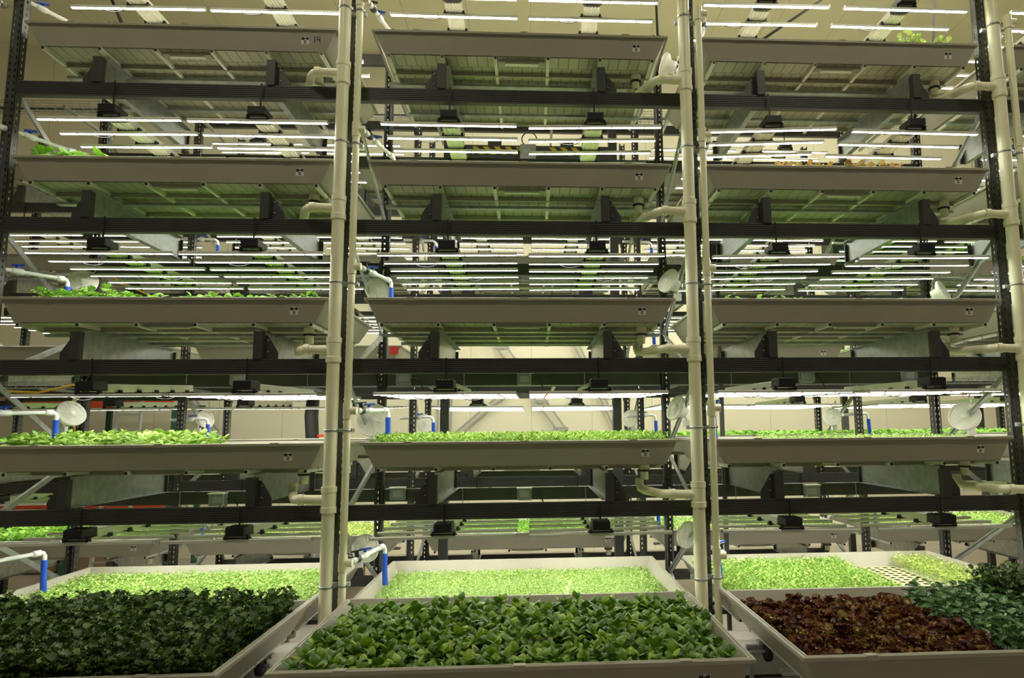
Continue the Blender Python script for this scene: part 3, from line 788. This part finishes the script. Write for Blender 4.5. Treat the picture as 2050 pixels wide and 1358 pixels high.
crop('pointed_leaf_greens', 'grey-green pointed leaves right of the red lettuce in the foreground tray', 'leafy greens', x0, x1, y0, y1, Z0+.05, (.13, .20), 'point', M_PEPPER, .078, 7, (.06, .09), (-30, 35), keep=lambda x, y: not dl(x, y) and not (x > x0+1.75 and y > y0+1.0), edge=(x0, x1+.02, y0-.02, y1+.06), wall=(1.01, 2.60, fgy))
crop('frilly_kale', 'small patch of frilly kale in the far right corner of the foreground tray', 'kale', x0+1.75, x1, y0+1.0, y1+.05, Z0+.05, (.20, .30), 'frill', M_KALE, .07, 8, (.05, .08), (0, 55))

# lowest rack trays
def zt(l): return BT[l]+.282
x0, x1, y0, y1, _ = tray_box(TX[0], YO[1], 0)
raft(TX[0]-1.09, TX[0]+1.09, y0, y1-.06, zt(1)+.06, 'foam raft in the lowest left bay tray under pale seedlings')
crop('pale_seedlings', 'pale yellow-green seedlings carpeting the lowest left bay tray', 'seedlings', x0, x1, y0, y1, zt(1)+.06, (.07, .10), 'seed', M_SEED, .034, 5, (.028, .042), (0, 50), edge=(x0, x1, y0-.01, y1+.02))
x0, x1, y0, y1, _ = tray_box(TX[1], YO[1], 0)
raft(TX[1]-1.09, TX[1]+1.09, y0, y1-.06, zt(1)+.06, 'foam raft in the lowest middle bay tray showing as pale gaps')
gap = lambda x, y: not (abs(x-TX[1]-.38-.12*(y-.5)) < .014 and y < .75) and not (abs(x-TX[1]+.06) < .014 and y < .2)
crop('fine_seedlings', 'fine light green seedlings with pale gaps in the lowest middle bay tray', 'seedlings', x0, x1, y0, y1, zt(1)+.06, (.035, .06), 'seed', M_SEED, .03, 4, (.020, .032), (5, 50), keep=gap, edge=(x0, x1, y0, y1))
x0, x1, y0, y1, _ = tray_box(TX[2], YO[1], 0)
ya = y1-.05
raft(x0+.03, x0+1.40, y0, ya, zt(1)+.06, 'foam raft under the bright green seedlings in the lowest right bay tray')
raft(x0+1.40, x0+1.95, y0, ya, zt(1)+.075, 'pale plug sheet full of dark holes in the lowest right bay tray', (7, 15), 'plug_sheet')
raft(x0+1.95, x1-.03, y0, ya, zt(1)+.06, 'foam raft under the yellow seedlings in the lowest right bay tray')
crop('bright_seedlings', 'bright green seedlings in the left half of the lowest right bay tray', 'seedlings', x0, x0+1.40, y0, y1, zt(1)+.06, (.08, .115), 'seed', M_GSEED, .034, 5, (.03, .045), (5, 55), edge=(x0, x0+1.43, y0, y1))
crop('yellow_seedlings', 'yellow-green seedlings in the right part of the lowest right bay tray', 'seedlings', x0+1.93, x1, y0, y1, zt(1)+.06, (.07, .13), 'seed', M_YEL, .036, 5, (.028, .042), (5, 55), edge=(x0+1.90, x1, y0, y1))

def up_crop(i, l, xa, xb, h, kind, m, sp, nl, L, name, label, cat, dens=1., ya=0, yb=1, pitch=(5, 50)):
    x0, x1, y0, y1, _ = tray_box(TX[i], YO.get(l, -.065), 0); X = x1-x0; Y = y1-y0
    return crop(name, label, cat, x0+xa*X, x0+xb*X, y0+ya*Y, y0+yb*Y, zt(l)+.05, h, kind, m, sp, nl, L, pitch, dens, edge=(x0, x1, y0-.03, y1))
up_crop(0, 2, 0, .47, (.14, .23), 'round', M_GSEED, .06, 7, (.045, .07), 'leafy_greens', 'bright leafy greens in the left end of the second shelf tray, left bay', 'leafy greens')
up_crop(1, 2, 0, 1, (.13, .19), 'seed', M_GSEED, .04, 7, (.035, .055), 'green_seedlings', 'tall bright green seedlings filling the second shelf tray, middle bay', 'seedlings', pitch=(10, 60))
up_crop(2, 2, .3, 1, (.10, .145), 'seed', M_SEED, .045, 5, (.03, .045), 'low_seedlings', 'low pale seedlings barely over the lip of the second shelf tray, right bay', 'seedlings', ya=.2)
up_crop(0, 3, .02, .98, (.12, .18), 'round', M_BRIGHT, .06, 6, (.045, .07), 'leafy_greens', 'leafy greens showing along the lip of the third shelf tray, left bay', 'leafy greens', ya=0, yb=.6)
up_crop(0, 3, .04, .3, (.16, .22), 'frill', M_BRIGHT, .07, 6, (.05, .08), 'tall_greens', 'taller leafy greens at the left end of the third shelf tray, left bay', 'leafy greens', ya=0, yb=.5)
up_crop(2, 3, .04, .34, (.13, .17), 'round', M_BRIGHT, .075, 5, (.035, .06), 'small_greens', 'small green sprigs at the left of the third shelf tray, right bay', 'leafy greens', .75, 0, .3)
up_crop(2, 3, .4, .9, (.12, .165), 'round', M_BRIGHT, .09, 4, (.035, .05), 'sparse_greens', 'sparse sprigs along the right of the third shelf tray, right bay', 'leafy greens', .5, 0, .25)
up_crop(0, 4, 0, .24, (.17, .22), 'round', M_BRIGHT, .09, 6, (.08, .12), 'large_leaf_greens', 'large bright leaves over the left end of the fourth shelf tray, left bay', 'leafy greens', ya=0, yb=.3)
up_crop(2, 4, .26, .72, (.16, .20), 'frill', M_OLET, .075, 8, (.05, .07), 'orange_lettuce', 'orange-yellow lettuce in the middle of the fourth shelf tray, right bay', 'lettuce', ya=0, yb=.45)
up_crop(2, 5, .76, .97, (.20, .28), 'frill', M_YEL, .08, 7, (.04, .065), 'pale_green_tuft', 'pale green tuft at the right end of the topmost tray, right bay', 'leafy greens', ya=0, yb=.3)
up_crop(0, 5, .94, .97, (.20, .22), 'round', M_BRIGHT, .05, 4, (.04, .05), 'green_sprig', 'single green sprig at the right end of the topmost tray, left bay', 'leafy greens', ya=.1, yb=.16)
up_crop(1, 3, 0, 1, (.05, .09), 'seed', M_BRIGHT, .06, 5, (.04, .06), 'low_greens', 'low green seedlings inside the third shelf tray, middle bay', 'seedlings')
up_crop(1, 4, 0, 1, (.05, .09), 'seed', M_SEED, .07, 5, (.04, .06), 'low_greens', 'low pale seedlings inside the fourth shelf tray, middle bay', 'seedlings')
up_crop(2, 3, 0, 1, (.04, .08), 'seed', M_BRIGHT, .06, 5, (.04, .06), 'low_greens', 'low seedlings between the sprigs of the third shelf tray, right bay', 'seedlings')
up_crop(0, 3, 0, 1, (.05, .09), 'seed', M_BRIGHT, .07, 5, (.04, .06), 'low_greens', 'low seedlings behind the leafy lip of the third shelf tray, left bay', 'seedlings', ya=.6)
B2C = [(2, 2, 'round', M_SEED), (3, 2, 'round', M_BRIGHT), (4, 2, 'round', M_BRIGHT), (0, 1, 'frill', M_BRIGHT), (0, 2, 'round', M_BRIGHT), (1, 1, 'seed', M_YEL), (2, 1, 'seed', M_BRIGHT), (3, 1, 'seed', M_SEED), (4, 1, 'seed', M_SEED),
       (3, 3, 'seed', M_BRIGHT), (4, 3, 'round', M_BRIGHT), (4, 4, 'round', M_BRIGHT)]
for i, l, kind, m in B2C:
    x0, x1, y0, y1, _ = tray_box(T2[i], Y2-.06, 0)
    hh = (.12, .17) if kind != 'seed' else (.09, .13)
    crop('back_row_greens', f'greens in the back row tray on the {LEV[l]}, {BAY2[i]}', 'leafy greens', x0, x1, y0, y1, zt(l)+.05, hh, kind, m, .07 if kind != 'seed' else .05, 6, (.05, .075) if kind != 'seed' else (.035, .055), group='greens of the back row', edge=(x0, x1, y0, y1))

# ------------------------------------------------------------------ foreground conveyor
t = thing('conveyor_table', 'long pale conveyor table carrying the three foreground trays', 'conveyor')
MB().box((-6.5, -.68, .655), (6.5, -.22, .70), M_DECK).build('deck', t, bevel=.004)
MB().box((-6.5, -.70, .40), (6.5, -.68, .70), M_DECK).box((-6.5, -.71, .54), (6.5, -.70, .555), M_BLACK).build('fascia', t)
MB().box((-6.5, -1.15, .36), (6.5, -.95, .50), M_DECK).build('lower_cover', t, bevel=.006)
for x in (-5.5, -3.4, -1.45, .6, 2.6, 4.6):
    MB().box((x-.04, -.95, 0), (x+.04, -.87, .45), M_DARK).build('leg', t)
MB().box((-6.5, -1.70, .30), (6.5, -1.60, .42), M_DECK).build('front_rail', t)
for x in (-5.5, -3.4, -1.45, .6, 2.6, 4.6): MB().box((x-.04, -1.69, 0), (x+.04, -1.61, .32), M_DARK).build('leg', t)
for i, (x, s) in enumerate(((-1.69, -1), (-3.80, 1), (.97, 1), (-1.13, -1), (1.53, 1), (3.67, -1))):
    for y in (-.77, -1.62):
        far = y > -1
        lab = ('rear' if far else 'front') + ' black roller wheel under the ' + ('left side of the kale tray' if x < -3 else 'right side of the kale tray' if x < -1.5 else 'left side of the round-leaf tray' if x < 0 else 'right side of the round-leaf tray' if x < 1 else 'left side of the red lettuce tray' if x < 2 else 'right side of the red lettuce tray')
        c = thing('roller_wheel', lab, 'wheel', (x, y, .722), 'rollers under the foreground trays')
        MB().lathe([(0, -.018), (.058, -.018), (.062, -.012), (.062, .012), (.058, .018), (.03, .02), (.03, .012), (.012, .012), (.012, .022), (0, .022)], (0, 0, 0), (1, 0, 0), M_RUBBER, 24).build('tyre', c)
        MB().lathe([(0, .0225), (.011, .0225), (.011, .028), (0, .028)], (0, 0, 0), (1, 0, 0), M_ALU, 12).lathe([(0, -.028), (.011, -.028), (.011, -.0225), (0, -.0225)], (0, 0, 0), (1, 0, 0), M_ALU, 12).build('hub', c)
        MB().tube([(-.12, 0, .0), (.06, 0, 0)], .012, M_ALU, 10).build('shaft', c)
        MB().box((-.13, .02, -.02), (.0, .05, .035), M_GREYBOX).box((-.11, .02, -.25), (-.09, .06, -.02), M_GREYBOX).build('bracket', c)

# ------------------------------------------------------------------ things behind the racks
# hazard-striped lift carriage behind the middle bay
t = thing('lift_platform', 'dark lift carriage with yellow and black hazard stripes behind the middle bay', 'lift', (0, 2.55, 5.46))
MB().box((-1.0, 0, -.18), (1.0, .12, .14), M_DARK).build('carriage_beam', t)
MB().box((-.70, -.004, .02), (-.13, 0, .12), M_HAZ).build('hazard_strip', t); MB().box((.22, -.004, .02), (.60, 0, .12), M_HAZ).build('hazard_strip', t)
MB().box((-.13, -.09, -.13), (.06, 0, .12), M_GREYBOX).box((-.10, -.094, .0), (-.02, -.09, .06), M_FAN).build('control_box', t)
MB().tube([(-.02+.09*math.cos(a), -.02, .21+.09*math.sin(a)) for a in [2*PI*j/16*.85 for j in range(17)]], .007, M_BLACK, 6).build('cable_loop', t)
for x in (-.44, .44): MB().box((x-.08, 0, .14), (x+.08, .1, .23), M_DARK).build('motor', t)
for x in (-1.0, 1.0): MB().box((x-.05, .02, -5.46), (x+.05, .12, .9), M_DARK).build('mast', t)
# red sign
t = tag(MB().box((-1.70, Y2-.09, 3.09), (-1.60, Y2-.075, 3.18), M_RED).build('red_sign'), 'small square red sign on the back row left of the middle bay', 'sign')
tag(MB().box((.87, Y2-.10, .90), (1.05, Y2-.096, .99), M_LABEL).build('white_card'), 'small white card on the back row lowest tray, middle bay', 'card')
# wall-mounted struts
def strut_pair(x0, z0, x1, z1, gapx, label, ladder=False):
    t = thing('wall_strut', label, 'strut', (0, 7.12, 0))
    for s in (-1, 1): MB().bar((x0+s*gapx, 0, z0), (x1+s*gapx, 0, z1), .03, .03, M_GREYBOX).build('rod', t)
    if ladder:
        n = 6
        for k in range(n+1):
            f = k/n; x = x0+(x1-x0)*f; z = z0+(z1-z0)*f
            MB().bar((x-gapx*1.5, -.02, z), (x+gapx*1.5, -.02, z), .03, .05, M_GREYBOX).build('cross_tie', t)
strut_pair(-.9, 4.2, 1.25, 1.2, .09, 'steep ladder-like strut on the back wall right of centre', True)
strut_pair(-1.6, 1.9, -.2, 3.1, .06, 'slanting pair of thin rods on the back wall left of centre')
strut_pair(.75, 3.9, 1.9, 1.5, .05, 'slanting pair of thin rods on the back wall right of the ladder-like strut')
strut_pair(-1.60, .9, -1.56, 3.4, .12, 'upright pair of thin rods on the back wall')
strut_pair(-9.2, 7.0, -5.6, 2.2, .05, 'long diagonal pair of rods on the back wall behind the left bay')
strut_pair(-7.9, 7.6, -5.2, 4.2, .05, 'upper diagonal pair of rods on the back wall behind the left bay')
# black duct with a pale round base
t = thing('black_duct', 'black vertical duct on a round pale base seen behind the left bay', 'duct', (-3.12, 4.62, 1.9))
MB().tube([(0, 0, .1), (-.03, 0, .5), (0, 0, .95)], [.09, .095, .085], M_BLACK, 14).build('hose', t)
MB().lathe([(0, .0), (.30, .0), (.32, .04), (.24, .09), (.09, .11)], (0, 0, 0), (0, 0, 1), M_FAN, 24).build('base', t)
MB().bar((.08, -.05, .22), (.26, -.08, .22), .03, .03, M_RED).build('red_lever', t)
MB().box((-.05, -.05, -1.9), (.05, .05, 0), M_GREYBOX).build('stand', t)
# white bin
t = tag(MB().prism([(-.33, 0), (.24, 0), (.24, .55), (-.17, .55)], 'y', 0, .4, M_WHITE).build('white_bin', loc=(-2.86, 4.9, .18)), 'tall white sloping bin standing behind the left bay at floor level', 'bin')
MB().box((-3.3, 4.85, 0), (-2.5, 5.35, .18), M_CARD).build('pallet').parent = None
tag(bpy.data.objects['pallet'], 'low pallet under the white bin', 'pallet')
# pallet rack at the far left
t = thing('pallet_rack', 'orange and green pallet rack against the back wall at the far left', 'pallet rack', (-8.6, 5.9, 0))
for z in (2.58, 1.02, 5.0): MB().box((-1.6, 0, z), (2.85, .05, z+.12), M_ORANGE).build('orange_beam', t)
for x in (-1.65, 1.35, 2.9):
    for y in (0, .9):
        m = MB().box((x-.04, y-.03, 0), (x+.04, y+.03, 4.2 if x < 2 else 2.65), M_GREENST)
        m.build('green_post', t)
for z in (1.06, 2.62):
    MB().box((-1.6, .05, z), (2.85, .9, z+.03), M_GALV).build('wire_deck', t)
for k, (x, z, w_, h_) in enumerate(((-9.7, 1.18, .7, .45), (-8.9, 1.18, .6, .6), (-8.1, 1.18, .7, .35), (-9.4, 0.02, .9, .8), (-8.3, .02, .8, .7), (-7.2, .02, .9, .6), (-7.2, 1.18, .6, .3), (-9.9, 2.7, .8, .5), (-8.7, 2.7, .6, .35))):
    o = MB().box((0, 0, 0), (w_, .6, h_), M_CARD).build('cardboard_box', loc=(x, 6.05, z), bevel=.01)
    tag(o, f'brown cardboard box on the pallet rack, {["middle deck left", "middle deck second", "middle deck third", "floor left", "floor second", "floor right", "middle deck right", "upper deck left", "upper deck right"][k]}', 'box', 'boxes of the pallet rack')
# ladder
t = thing('ladder', 'aluminium step ladder leaning near the orange rack behind the left bay', 'ladder', (-6.3, 5.4, 0))
for s in (-1, 1): MB().bar((s*.24, 0, 0), (s*.17, .35, 2.75), .03, .07, M_ALU).build('stile', t)
for k in range(9):
    f = .1+k*.1; wd = .24-.07*f
    MB().bar((-wd, .35*f, 2.75*f), (wd, .35*f, 2.75*f), .06, .025, M_ALU).build('rung', t)
# yellow cables
tag(MB().tube([(-5.9, 2.0, 2.75), (-5.5, 2.0, 2.62), (-5.1, 2.0, 2.60), (-4.75, 2.0, 2.68), (-4.68, 2.0, 2.6), (-4.8, 2.0, 2.45), (-4.7, 2.0, 2.2), (-4.74, 2.0, 1.9)], .012, M_YELLOW, 8).build('yellow_cable'), 'yellow cable sagging across the far left above the second shelf', 'cable')
tag(MB().tube([(-4.6, 2.2, 3.875), (-4.45, 2.25, 3.80), (-4.2, 2.3, 3.68), (-3.95, 2.3, 3.5)], .010, M_YELLOW, 8).build('yellow_cable'), 'short yellow cable behind the third shelf lights of the left bay', 'cable')
# roof conduits and slanted ties at the ceiling
for k, (a, b, lab) in enumerate((((2.2, 1.9, 6.3), (5.2, 4.6, 9.4), 'dark slanted ceiling tie above the right bay'), ((4.9, 2.2, 6.4), (6.6, 4.6, 9.4), 'thin pale ceiling tie at the upper right'),
                                ((-4.5, 2.0, 6.6), (-7.0, 5.6, 9.4), 'dark slanted ceiling tie at the upper left'), ((1.45, 1.8, 5.9), (1.9, 4.2, 9.4), 'dark slanted tie above the second cream pipes'))):
    tag(MB().bar(a, b, .03, .03, M_TIE).build('ceiling_tie'), lab, 'tie rod')
# dark equipment panels at the upper right of the back row
t = thing('equipment_cabinet', 'dark green equipment panel on posts behind the lights at the upper right', 'equipment cabinet', (4.6, 4.5, 0))
MB().box((0, 0, 4.45), (2.3, .4, 5.2), mat('dark_green_panel', (.02, .05, .035), .5)).build('panel', t)
for x in (.1, 2.2): MB().box((x-.04, .1, 0), (x+.04, .18, 4.45), M_DARK).build('post', t)
t = thing('control_cabinet', 'black control cabinet on a post behind the right bay lights near the second pipes', 'cabinet', (1.88, 1.62, 0))
MB().box((0, 0, 3.93), (.24, .25, 4.13), M_BLACK).build('housing', t, bevel=.004); MB().box((.1, .1, 0), (.14, .14, 3.93), M_DARK).build('post', t)
bpy.context.view_layer.update()
